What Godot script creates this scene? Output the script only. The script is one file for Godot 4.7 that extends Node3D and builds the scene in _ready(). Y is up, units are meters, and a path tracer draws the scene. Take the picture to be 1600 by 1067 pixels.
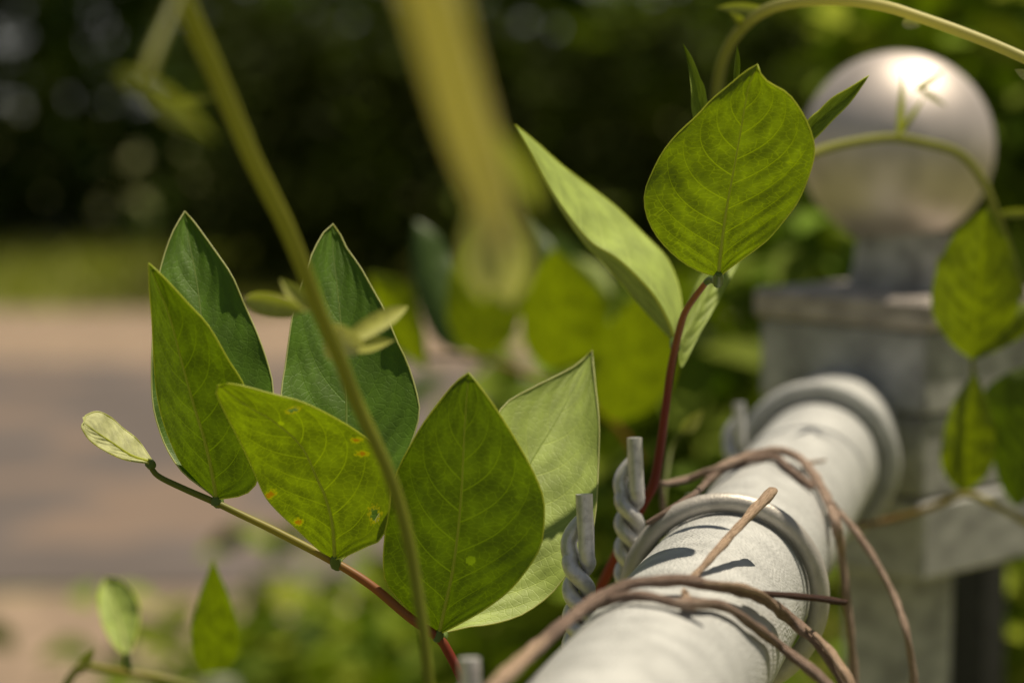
extends Node3D
# A vine climbing over the top rail of a chain-link fence, seen close up through a wide-open lens.

const FOCAL := 3594.0          # pixels of the 1600 x 1067 photograph
const PITCH := 0.10333         # the camera looks 5.92 degrees down
const EYE := Vector3(0, 1.2, 0)
const RAIL_R := 0.0175
const RAIL_FOOT := Vector3(-0.06733, 0.10160, 0.02695)   # camera axes: right, down, forward
const RAIL_DIR := Vector3(0.24377, -0.103696, 1.0)

var fwd := Vector3(0, -sin(PITCH), -cos(PITCH))
var upv := Vector3(0, cos(PITCH), -sin(PITCH))
var rng := RandomNumberGenerator.new()
var M := {}
var taken := {}

# ---------------------------------------------------------------- points
func cam(v: Vector3) -> Vector3:
	return EYE + Vector3.RIGHT * v.x - upv * v.y + fwd * v.z

func P(px: float, py: float, d: float) -> Vector3:
	return cam(Vector3((px - 800.0) / FOCAL * d, (py - 533.5) / FOCAL * d, d))

func axis_c(z: float) -> Vector3:
	return RAIL_FOOT + RAIL_DIR * (z - RAIL_FOOT.z)

func on_rail(px: float, py: float, lift: float) -> Vector3:
	# the point of the rail's surface, lifted a little, that is met in that direction; beside the rail the nearest point to it
	var v := Vector3((px - 800.0) / FOCAL, (py - 533.5) / FOCAL, 1.0).normalized()
	var dn := RAIL_DIR.normalized()
	var a := v - dn * v.dot(dn)
	var b := -(RAIL_FOOT - dn * RAIL_FOOT.dot(dn))
	var A := a.dot(a)
	var B := 2.0 * a.dot(b)
	var C := b.dot(b) - (RAIL_R + lift) * (RAIL_R + lift)
	var q := B * B - 4.0 * A * C
	return cam(v * ((-B - sqrt(maxf(q, 0.0))) / (2.0 * A)))

func smooth(pts: Array, n: int) -> Array:
	# Catmull-Rom through pts (Vector3), resampled to n+1 points at even arc length
	var fine := []
	for i in pts.size() - 1:
		var p0: Vector3 = pts[maxi(i - 1, 0)]
		var p1: Vector3 = pts[i]
		var p2: Vector3 = pts[i + 1]
		var p3: Vector3 = pts[mini(i + 2, pts.size() - 1)]
		for k in 10:
			var t := k / 10.0
			fine.append(0.5 * ((2.0 * p1) + (p2 - p0) * t + (2.0 * p0 - 5.0 * p1 + 4.0 * p2 - p3) * t * t + (3.0 * p1 - p0 - 3.0 * p2 + p3) * t * t * t))
	fine.append(pts[-1])
	var acc := [0.0]
	for i in range(1, fine.size()):
		acc.append(acc[i - 1] + (fine[i] - fine[i - 1]).length())
	var out := []
	var j := 0
	for i in n + 1:
		var want: float = acc[-1] * i / n
		while j < fine.size() - 2 and acc[j + 1] < want:
			j += 1
		var span: float = maxf(acc[j + 1] - acc[j], 1e-9)
		out.append(fine[j].lerp(fine[j + 1], clampf((want - acc[j]) / span, 0.0, 1.0)))
	return out

# ---------------------------------------------------------------- nodes
func numbered(called: String) -> String:
	var n: int = taken.get(called, 0)
	taken[called] = n + 1
	return called if n == 0 else "%s_%03d" % [called, n]

func thing(called: String, label: String, category: String, base: Vector3, group := "") -> Node3D:
	var o := Node3D.new()
	o.name = numbered(called)
	add_child(o)
	o.position = base
	o.set_meta("label", label)
	o.set_meta("category", category)
	if group:
		o.set_meta("group", group)
	return o

func part(called: String, mesh: Mesh, mat: Material, parent: Node3D) -> MeshInstance3D:
	# meshes are made in world coordinates; a part of a thing is moved back by the thing's own place
	var o := MeshInstance3D.new()
	o.name = called
	o.mesh = mesh
	o.material_override = mat
	parent.add_child(o, true)
	if parent != self and not parent is MeshInstance3D:
		o.position = -parent.position
	return o

func arrays(v: PackedVector3Array, n: PackedVector3Array, uv: PackedVector2Array, idx: PackedInt32Array, col := PackedColorArray()) -> ArrayMesh:
	var a := []
	a.resize(Mesh.ARRAY_MAX)
	# wind every triangle so that its front side agrees with the normals
	for t in range(0, idx.size(), 3):
		var g := (v[idx[t + 2]] - v[idx[t]]).cross(v[idx[t + 1]] - v[idx[t]])
		if g.dot(n[idx[t]] + n[idx[t + 1]] + n[idx[t + 2]]) < 0.0:
			var s := idx[t + 1]
			idx[t + 1] = idx[t + 2]
			idx[t + 2] = s
	a[Mesh.ARRAY_VERTEX] = v
	a[Mesh.ARRAY_NORMAL] = n
	a[Mesh.ARRAY_TEX_UV] = uv
	a[Mesh.ARRAY_INDEX] = idx
	if col.size():
		a[Mesh.ARRAY_COLOR] = col
	var m := ArrayMesh.new()
	m.add_surface_from_arrays(Mesh.PRIMITIVE_TRIANGLES, a)
	return m

func tube(pts: Array, radii: Array, sides := 10, bump := 0.0, cols: Array = [], flat_end := false) -> ArrayMesh:
	# a swept tube with closed ends; radii and cols are spread along it; bump gives it an uneven surface
	var v := PackedVector3Array()
	var n := PackedVector3Array()
	var uv := PackedVector2Array()
	var ix := PackedInt32Array()
	var cc := PackedColorArray()
	var m := pts.size()
	var tan0: Vector3 = (pts[1] - pts[0]).normalized()
	var side := tan0.cross(Vector3(0.31, 0.9, 0.27)).normalized()
	var run := 0.0
	var ph := rng.randf() * 50.0
	for i in m:
		var tg: Vector3 = (pts[mini(i + 1, m - 1)] - pts[maxi(i - 1, 0)]).normalized()
		side = (side - tg * side.dot(tg)).normalized()
		var other := tg.cross(side)
		if i > 0:
			run += (pts[i] - pts[i - 1]).length()
		var f := float(i) / (m - 1) * (radii.size() - 1)
		var k := mini(int(f), radii.size() - 2)
		var r: float = lerpf(radii[k], radii[k + 1], f - k)
		for j in sides + 1:
			var an := TAU * j / sides
			var rr := r
			if bump > 0.0:
				rr *= 1.0 + bump * (sin(an * 2.0 + run * 310.0 + ph) * 0.4 + sin(an * 3.0 - run * 640.0 + ph * 2.0) * 0.35 + sin(run * 900.0 + ph) * 0.3)
			var dirn := side * cos(an) + other * sin(an)
			v.append(pts[i] + dirn * rr)
			n.append(dirn)
			uv.append(Vector2(float(j) / sides, run * 60.0))
			if cols.size():
				var fc := float(i) / (m - 1) * (cols.size() - 1)
				var kc := mini(int(fc), cols.size() - 2)
				cc.append(cols[kc].lerp(cols[kc + 1], fc - kc))
	var w := sides + 1
	for i in m - 1:
		for j in sides:
			ix.append_array([i * w + j, i * w + j + 1, (i + 1) * w + j, i * w + j + 1, (i + 1) * w + j + 1, (i + 1) * w + j])
	for e in 2:
		var at := 0 if e == 0 else m - 1
		var dirn: Vector3 = (pts[0] - pts[1]).normalized() if e == 0 else (pts[m - 1] - pts[m - 2]).normalized()
		var rim: float = radii[0] if e == 0 else radii[-1]
		var c0 := v.size()
		v.append(pts[at] + dirn * rim * (0.08 if flat_end else 0.5))
		n.append(dirn)
		uv.append(Vector2(0.5, run * 60.0))
		if cols.size():
			cc.append(cols[0] if e == 0 else cols[-1])
		for j in sides + 1:
			v.append(v[at * w + j])
			n.append(dirn if flat_end else (dirn + n[at * w + j]).normalized())
			uv.append(uv[at * w + j])
			if cols.size():
				cc.append(cc[at * w + j])
		for j in sides:
			ix.append_array([c0, c0 + 1 + j, c0 + 2 + j])
	return arrays(v, n, uv, ix, cc)

func px_path(a: Array, n: int) -> Array:
	# [px, py, depth] points made into a smooth run of points
	var p := []
	for q in a:
		p.append(P(q[0], q[1], q[2]))
	return smooth(p, n)

func lathe(profile: Array, seg: int, at: Vector3) -> ArrayMesh:
	# profile: [radius, height, normal_r, normal_y]
	var v := PackedVector3Array()
	var n := PackedVector3Array()
	var uv := PackedVector2Array()
	var ix := PackedInt32Array()
	for i in profile.size():
		for j in seg + 1:
			var an := TAU * j / seg
			v.append(at + Vector3(cos(an) * profile[i][0], profile[i][1], sin(an) * profile[i][0]))
			n.append(Vector3(cos(an) * profile[i][2], profile[i][3], sin(an) * profile[i][2]).normalized())
			uv.append(Vector2(float(j) / seg, float(i) / profile.size()))
	var w := seg + 1
	for i in profile.size() - 1:
		for j in seg:
			ix.append_array([i * w + j, i * w + j + 1, (i + 1) * w + j, i * w + j + 1, (i + 1) * w + j + 1, (i + 1) * w + j])
	return arrays(v, n, uv, ix)

func rounded_box(t: Transform3D, size: Vector3, bev: float) -> ArrayMesh:
	# a box with chamfered edges: 6 faces, 12 edge strips, 8 corners
	var st := SurfaceTool.new()
	st.begin(Mesh.PRIMITIVE_TRIANGLES)
	st.set_smooth_group(-1)
	var h := size / 2.0
	var pt := func(s: Vector3, k: int) -> Vector3:
		var q := Vector3(s.x * (h.x - bev), s.y * (h.y - bev), s.z * (h.z - bev))
		q[k] = s[k] * h[k]
		return t * q
	var ctr := t.origin
	var poly := func(ps: Array) -> void:
		for i in range(1, ps.size() - 1):
			var a: Vector3 = ps[0]
			var b: Vector3 = ps[i]
			var c: Vector3 = ps[i + 1]
			if (c - a).cross(b - a).dot((a + b + c) / 3.0 - ctr) < 0.0:
				var s := b
				b = c
				c = s
			st.add_vertex(a)
			st.add_vertex(b)
			st.add_vertex(c)
	for k in 3:
		var i := (k + 1) % 3
		var j := (k + 2) % 3
		for s in [-1.0, 1.0]:
			var ps := []
			for q in [[-1, -1], [1, -1], [1, 1], [-1, 1]]:
				var sg := Vector3.ZERO
				sg[k] = s
				sg[i] = q[0]
				sg[j] = q[1]
				ps.append(pt.call(sg, k))
			poly.call(ps)
			for s2 in [-1.0, 1.0]:
				var e := []
				for q in [[-1.0, k], [1.0, k], [1.0, i], [-1.0, i]]:
					var sg := Vector3.ZERO
					sg[k] = s
					sg[i] = s2
					sg[j] = q[0]
					e.append(pt.call(sg, q[1]))
				poly.call(e)
	for x in [-1.0, 1.0]:
		for y in [-1.0, 1.0]:
			for z in [-1.0, 1.0]:
				var sg := Vector3(x, y, z)
				poly.call([pt.call(sg, 0), pt.call(sg, 1), pt.call(sg, 2)])
	st.generate_normals()
	return st.commit()

# ---------------------------------------------------------------- materials
func srgb(r: float, g: float, b: float) -> Color:
	return Color(r, g, b).linear_to_srgb()

func noise(freq: float, octaves := 4, seed_ := 1, kind := FastNoiseLite.TYPE_SIMPLEX_SMOOTH) -> FastNoiseLite:
	var f := FastNoiseLite.new()
	f.noise_type = kind
	f.frequency = freq
	f.fractal_octaves = octaves
	f.seed = seed_
	return f

func noise_tex(freq: float, octaves: int, ramp: Array, seed_ := 1, size := 512, as_normal := false) -> NoiseTexture2D:
	var t := NoiseTexture2D.new()
	t.width = size
	t.height = size
	t.seamless = true
	t.noise = noise(freq, octaves, seed_)
	t.as_normal_map = as_normal
	if ramp.size():
		var g := Gradient.new()
		g.offsets = PackedFloat32Array(range(ramp.size()).map(func(i): return ramp[i][0]))
		g.colors = PackedColorArray(range(ramp.size()).map(func(i): return ramp[i][1]))
		t.color_ramp = g
	return t

func grey(v: float) -> Color:
	return Color(v, v, v)

func mat(c: Color, rough := 0.6, metal := 0.0) -> StandardMaterial3D:
	var m := StandardMaterial3D.new()
	m.albedo_color = c
	m.roughness = rough
	m.metallic = metal
	return m

func surfaced(m: StandardMaterial3D, color_tex: Texture2D, height_tex: Texture2D, cm: float, scale_: float) -> StandardMaterial3D:
	m.uv1_triplanar = true
	m.uv1_world_triplanar = true
	m.uv1_scale = Vector3.ONE * scale_
	m.albedo_texture = color_tex
	if height_tex:
		m.heightmap_enabled = true
		m.heightmap_texture = height_tex
		m.heightmap_scale = cm
	return m

const VEINS := 8.5
func vein_phase(u: float, v: float, s: float) -> float:
	return (v - 0.20 * u - 0.17 * u * u * u) * VEINS + (0.35 if s > 0.0 else 0.0)

var leaf_px := {}
func leaf_textures() -> void:
	# colour (a tint: lamina 0.78, veins paler) and relief of a leaf: u across from margin to margin, v from tip down to base
	var W := 640
	var H := 900
	var cell := noise(0.058, 1, 5, FastNoiseLite.TYPE_CELLULAR)
	cell.cellular_return_type = FastNoiseLite.RETURN_DISTANCE2_SUB
	cell.cellular_jitter = 0.95
	var fine := noise(0.085, 1, 9, FastNoiseLite.TYPE_CELLULAR)
	fine.cellular_return_type = FastNoiseLite.RETURN_DISTANCE2_SUB
	var c_net := cell.get_image(W * 4 / 10, H, false, false, true)
	c_net.resize(W, H, Image.INTERPOLATE_BILINEAR)
	c_net.convert(Image.FORMAT_L8)
	var f_net := fine.get_image(W, H, false, false, true)
	f_net.convert(Image.FORMAT_L8)
	var blot := noise(0.008, 4, 21).get_image(W, H, false, false, true)
	blot.convert(Image.FORMAT_L8)
	var dn := c_net.get_data()
	var df := f_net.get_data()
	var db := blot.get_data()
	var under := PackedByteArray()
	var top := PackedByteArray()
	var hgt := PackedByteArray()
	under.resize(W * H * 4)
	top.resize(W * H * 4)
	hgt.resize(W * H)
	for y in H:
		var v := 1.0 - float(y) / H
		for x in W:
			var uu := (float(x) / W - 0.5) * 2.0
			var u := absf(uu)
			var ph := vein_phase(u, v, signf(uu))
			var fr := absf(ph - roundf(ph)) / VEINS
			var side := clampf(1.0 - fr / (0.0050 - 0.0026 * u), 0.0, 1.0) * clampf((1.05 - u) * 5.0, 0.0, 1.0)
			var mid := clampf(1.0 - u / (0.016 + 0.022 * (1.0 - v)), 0.0, 1.0)
			var i := y * W + x
			var net := clampf(1.0 - dn[i] / 32.0, 0.0, 1.0)
			var net2 := clampf(1.0 - df[i] / 38.0, 0.0, 1.0)
			var b := (db[i] / 255.0 - 0.5)
			var k := maxf(maxf(side, mid), net * 0.46 + net2 * 0.20)
			var lam := 0.66 + 0.26 * b - 0.05 * net2
			under[i * 4] = int(255.0 * clampf(lerpf(lam, 0.97, k), 0.0, 1.0))
			under[i * 4 + 1] = int(255.0 * clampf(lerpf(lam + 0.02, 0.97, k), 0.0, 1.0))
			under[i * 4 + 2] = int(255.0 * clampf(lerpf(lam, 1.0, k), 0.0, 1.0))
			under[i * 4 + 3] = 255
			k = maxf(maxf(side * 0.5, mid * 0.9), net * 0.10)
			lam = 0.80 + 0.18 * b
			top[i * 4] = int(255.0 * clampf(lerpf(lam, 1.0, k), 0.0, 1.0))
			top[i * 4 + 1] = int(255.0 * clampf(lerpf(lam, 0.98, k), 0.0, 1.0))
			top[i * 4 + 2] = int(255.0 * clampf(lerpf(lam, 1.0, k), 0.0, 1.0))
			top[i * 4 + 3] = 255
			hgt[i] = int(255.0 * clampf(0.35 + 0.45 * maxf(side, mid) + 0.28 * net + 0.10 * net2 + 0.2 * b, 0.0, 1.0))
	leaf_px = {"w": W, "h": H, "under": under, "top": top}
	M.tex_under = ImageTexture.create_from_image(Image.create_from_data(W, H, false, Image.FORMAT_RGBA8, under))
	M.tex_top = ImageTexture.create_from_image(Image.create_from_data(W, H, false, Image.FORMAT_RGBA8, top))
	M.tex_relief = ImageTexture.create_from_image(Image.create_from_data(W, H, false, Image.FORMAT_L8, hgt))

func leaf_mat(c: Color, through: Color, tex: Texture2D, rough: float, relief: float, spec := 0.5) -> StandardMaterial3D:
	var m := mat(c, rough)
	m.albedo_texture = tex
	m.texture_repeat = false
	m.backlight_enabled = true
	m.backlight = through
	m.metallic_specular = spec
	if relief != 0.0:
		m.heightmap_enabled = true
		m.heightmap_texture = M.tex_relief
		m.heightmap_scale = absf(relief)
		m.heightmap_flip_texture = relief < 0.0
	m.cull_mode = BaseMaterial3D.CULL_DISABLED
	return m

func eaten(marks: Array, uvs: Array) -> ImageTexture:
	# insect damage on one leaf: a hole (alpha 0) with a pale dried rim, or a tan spot; marks: [kind, radius u, radius v]
	var W: int = leaf_px.w
	var H: int = leaf_px.h
	var im := Image.create_from_data(W, H, false, Image.FORMAT_RGBA8, leaf_px.under)
	var nz := noise(0.06, 2, 77)
	for k in marks.size():
		var c := Vector2(uvs[k].x * W, uvs[k].y * H)
		var rx: float = marks[k][1] * W
		var ry: float = marks[k][2] * H
		for y in range(int(c.y - ry * 1.7), int(c.y + ry * 1.7)):
			for x in range(int(c.x - rx * 1.7), int(c.x + rx * 1.7)):
				if x < 0 or y < 0 or x >= W or y >= H:
					continue
				var q := Vector2((x - c.x) / rx, (y - c.y) / ry).length() + nz.get_noise_2d(x, y) * 0.5
				if marks[k][0] == "hole":
					if q < 0.62:
						im.set_pixel(x, y, Color(1, 1, 1, 0))
					elif q < 1.0:
						im.set_pixel(x, y, im.get_pixel(x, y).lerp(Color(1, 0.86, 1), 0.85))
				elif marks[k][0] == "pale":
					if q < 1.0:
						im.set_pixel(x, y, im.get_pixel(x, y).lerp(Color(1, 1, 1), 0.9))
				elif q < 1.0:
					im.set_pixel(x, y, im.get_pixel(x, y).lerp(Color(1, 0.62, 0.5) if q < 0.55 else Color(1, 0.88, 0.5), 0.85))
	return ImageTexture.create_from_image(im)

# ---------------------------------------------------------------- leaves
func resample2(a: Array, n: int) -> Array:
	var p := []
	for q in a:
		p.append(Vector3(q[0], q[1], 0.0))
	return smooth(p, n)

func leaf(parent: Node3D, L: Dictionary) -> MeshInstance3D:
	# L.mid, L.l, L.r run tip -> base in the photograph; L.z = [depth at tip, at base], L.sag bows the midrib, L.f = depth of the left and right margin beyond the midrib
	var rows := 56
	var cols := 13
	var mid := resample2(L.mid, rows)
	var lef := resample2(L.l, rows)
	var rig := resample2(L.r, rows)
	var fold: Array = L.get("f", [0.003, 0.003])
	var arch: float = L.get("arch", 0.0012)
	var quilt: float = L.get("quilt", 0.00020)
	var wave: float = L.get("wave", 0.0006)
	var ph := rng.randf() * 20.0
	var pos := []
	var pix := []
	for i in rows + 1:
		var t := float(i) / rows
		var z0: float = lerpf(L.z[0], L.z[1], t) + L.get("sag", 0.0) * sin(PI * t)
		var open: float = pow(maxf(sin(PI * clampf(t * 0.98 + 0.01, 0.0, 1.0)), 0.0), 0.6)
		var row := []
		var prow := []
		for j in range(-cols, cols + 1):
			var u := absf(float(j)) / cols
			var e: Vector3 = lef[i] if j < 0 else rig[i]
			var m: Vector3 = mid[i]
			var q := m.lerp(e, u)
			var f: float = fold[0] if j < 0 else fold[1]
			var z: float = z0 + f * open * u + signf(f) * arch * open * (u * u - u) * 2.0
			z += wave * open * u * u * (sin(t * 15.0 + ph + (2.0 if j < 0 else 0.0)) + 0.6 * sin(t * 31.0 + ph * 2.0))
			var fr := vein_phase(u, 1.0 - t, float(j))
			z -= quilt * open * cos(TAU * fr) * minf(u * 4.0, 1.0) * clampf((1.02 - u) * 4.0, 0.0, 1.0) * signf(f)
			row.append(P(q.x, q.y, z))
			prow.append(Vector2(q.x, q.y))
		pos.append(row)
		pix.append(prow)
	var v := PackedVector3Array()
	var n := PackedVector3Array()
	var uv := PackedVector2Array()
	var ix := PackedInt32Array()
	var w := cols * 2 + 1
	for i in rows + 1:
		for j in w:
			v.append(pos[i][j])
			var du: Vector3 = pos[i][mini(j + 1, w - 1)] - pos[i][maxi(j - 1, 0)]
			var i0 := maxi(i - 1, 0) if i > 0 else 0
			var dv: Vector3 = pos[mini(i + 1, rows)][j] - pos[i0][j]
			if i == 0 or i == rows:
				du = pos[clampi(i, 1, rows - 1)][mini(j + 1, w - 1)] - pos[clampi(i, 1, rows - 1)][maxi(j - 1, 0)]
			var g := dv.cross(du).normalized()
			n.append(g if g.length() > 0.5 else -fwd)
			uv.append(Vector2(float(j) / (w - 1), float(i) / rows))
	for i in rows:
		for j in w - 1:
			ix.append_array([i * w + j, i * w + j + 1, (i + 1) * w + j, i * w + j + 1, (i + 1) * w + j + 1, (i + 1) * w + j])
	var material: StandardMaterial3D = L.mat
	if L.has("marks"):
		var uvs := []
		for k in L.marks:
			var best := 1e9
			var at := Vector2.ZERO
			for i in rows + 1:
				for j in w:
					var dd: float = pix[i][j].distance_to(Vector2(k[3], k[4]))
					if dd < best:
						best = dd
						at = Vector2(float(j) / (w - 1), float(i) / rows)
			uvs.append(at)
		material = material.duplicate()
		material.albedo_texture = eaten(L.marks, uvs)
		material.transparency = BaseMaterial3D.TRANSPARENCY_ALPHA_SCISSOR
		material.alpha_scissor_threshold = 0.5
	var o := part("leaf", arrays(v, n, uv, ix), material, parent)
	if L.has("label"):
		o.set_meta("label", L.label)
	if L.get("plain", false):
		return o
	# midrib: a tapering cord standing a little proud of the side that is seen
	var rib := []
	for i in range(2, rows + 1):
		rib.append(pos[i][cols] - fwd * (-0.00005 if fold[0] < 0.0 else 0.0001))
	part("midrib", tube(rib, [0.00008, 0.0002, 0.00042] if not L.has("rib") else L.rib, 8), L.get("ribmat", M.rib), o)
	var edge := []
	for i in range(rows, -1, -2):
		edge.append(pos[i][0])
	for i in range(2, rows + 1, 2):
		edge.append(pos[i][w - 1])
	part("margin", tube(edge, [0.00016, 0.00016], 6), L.get("edgemat", M.margin), o)
	if L.has("stalk"):
		var s: Array = [pos[rows][cols], P(L.stalk[0], L.stalk[1], L.z[1])]
		if L.stalk.size() > 2:
			s[1] = P(L.stalk[0], L.stalk[1], L.stalk[2])
		var midp: Vector3 = (s[0] + s[1]) / 2.0
		part("petiole", tube(smooth([s[0] + (s[0] - s[1]) * 0.25, s[0], midp, s[1]], 8), [0.0007, 0.0011, 0.0012, 0.0010], 9), M.stalk, o)
	return o

func small_leaf(parent: Node3D, tip: Array, base: Array, width: float, m: Material, curl := 0.0, called := "leaf") -> MeshInstance3D:
	# a young pointed leaf between two [px, py, depth] points; width in metres, folded along its midrib
	var a := P(tip[0], tip[1], tip[2])
	var b := P(base[0], base[1], base[2])
	var along := (a - b)
	var side := along.cross(fwd).normalized()
	var toward := side.cross(along).normalized()
	if toward.dot(fwd) > 0.0:
		toward = -toward
	var rows := 16
	var v := PackedVector3Array()
	var n := PackedVector3Array()
	var uv := PackedVector2Array()
	var ix := PackedInt32Array()
	for i in rows + 1:
		var t := float(i) / rows
		var wd := width * 0.5 * 2.3 * pow(t, 0.62) * pow(1.0 - t, 1.15) + 0.0002 * (1.0 - t)
		var c := b + along * t + toward * curl * sin(PI * t)
		for j in 7:
			var u := (j - 3) / 3.0
			v.append(c + side * wd * u + toward * wd * 0.55 * absf(u) * absf(u))
			n.append((toward - side * u * 0.8).normalized())
			uv.append(Vector2(0.5 + u * 0.5, 1.0 - t))
	for i in rows:
		for j in 6:
			ix.append_array([i * 7 + j, i * 7 + j + 1, (i + 1) * 7 + j, i * 7 + j + 1, (i + 1) * 7 + j + 1, (i + 1) * 7 + j])
	return part(called, arrays(v, n, uv, ix), m, parent)

func spray_leaf() -> ArrayMesh:
	# one simple leaf of unit length along +y, folded and drooping, for foliage too far to tell apart
	var v := PackedVector3Array()
	var n := PackedVector3Array()
	var uv := PackedVector2Array()
	var ix := PackedInt32Array()
	var wd := [0.0, 0.20, 0.27, 0.2, 0.0]
	for i in 5:
		var t := i / 4.0
		for j in 3:
			var u := j - 1.0
			v.append(Vector3(wd[i] * u, t, 0.10 * absf(u) * wd[i] * 3.0 - 0.18 * t * t))
			n.append(Vector3(-u * 0.3, 0.2 * t, 1.0).normalized())
			uv.append(Vector2(0.5 + 0.5 * u, 1.0 - t))
	for i in 4:
		for j in 2:
			ix.append_array([i * 3 + j, i * 3 + j + 1, (i + 1) * 3 + j, i * 3 + j + 1, (i + 1) * 3 + j + 1, (i + 1) * 3 + j])
	return arrays(v, n, uv, ix)

func foliage(called: String, places: Array, mesh: Mesh, material: Material, label: String, category: String, kind := "stuff") -> MultiMeshInstance3D:
	# places: [Transform3D, Color]
	var mm := MultiMesh.new()
	mm.transform_format = MultiMesh.TRANSFORM_3D
	mm.use_colors = true
	mm.mesh = mesh
	mm.instance_count = places.size()
	for i in places.size():
		mm.set_instance_transform(i, places[i][0])
		mm.set_instance_color(i, places[i][1])
	var o := MultiMeshInstance3D.new()
	o.name = numbered(called)
	o.multimesh = mm
	o.material_override = material
	add_child(o)
	o.set_meta("kind", kind)
	o.set_meta("label", label)
	o.set_meta("category", category)
	return o

func any_basis(size: float, up_bias: float) -> Basis:
	var y := Vector3(rng.randfn(), rng.randfn() * 0.6 + 0.1, rng.randfn()).normalized()
	var zz := (Vector3(rng.randfn(), rng.randfn(), rng.randfn()).normalized() + Vector3.UP * up_bias)
	zz = (zz - y * zz.dot(y)).normalized()
	var x := y.cross(zz)
	return Basis(x * size, y * size, zz * size)

# ---------------------------------------------------------------- the scene
func _ready() -> void:
	rng.seed = 20240611
	set_view()
	set_materials()
	set_ground()
	set_thicket()
	set_undergrowth()
	set_fence()
	set_post()
	set_dead_vines()
	set_sprigs()
	set_shoots()

func set_view() -> void:
	var c := Camera3D.new()
	c.name = "camera"
	add_child(c)
	c.position = EYE
	c.basis = Basis(Vector3.RIGHT, upv, -fwd)
	var lens := CameraAttributesPhysical.new()
	lens.frustum_focal_length = 117.9
	lens.exposure_aperture = 14.5
	lens.frustum_focus_distance = 0.458
	lens.frustum_near = 0.02
	lens.frustum_far = 600.0
	c.attributes = lens
	c.fov = rad_to_deg(2.0 * atan(533.5 / FOCAL))
	c.near = 0.02
	c.far = 600.0
	c.current = true
	var sky := ProceduralSkyMaterial.new()
	sky.sky_top_color = Color(0.56, 0.59, 0.63)
	sky.sky_horizon_color = Color(0.82, 0.81, 0.78)
	sky.sky_curve = 0.15
	sky.ground_bottom_color = Color(0.30, 0.29, 0.24)
	sky.ground_horizon_color = Color(0.55, 0.55, 0.50)
	sky.sun_angle_max = 6.0
	var e := Environment.new()
	e.background_mode = Environment.BG_SKY
	e.sky = Sky.new()
	e.sky.sky_material = sky
	e.background_energy_multiplier = 0.42
	e.tonemap_mode = Environment.TONE_MAPPER_LINEAR
	e.tonemap_exposure = 1.2
	e.sdfgi_enabled = true
	e.ssao_enabled = true
	e.ssil_enabled = true
	var we := WorldEnvironment.new()
	we.name = "environment"
	we.environment = e
	add_child(we)
	var sun := DirectionalLight3D.new()
	sun.name = "sun"
	add_child(sun)
	sun.look_at_from_position(Vector3(0.29, 0.93, -0.14), Vector3.ZERO, Vector3.BACK)
	sun.light_energy = 1.5
	sun.light_angular_distance = 0.53
	sun.light_color = Color(1.0, 0.945, 0.84)
	sun.shadow_enabled = true

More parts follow.
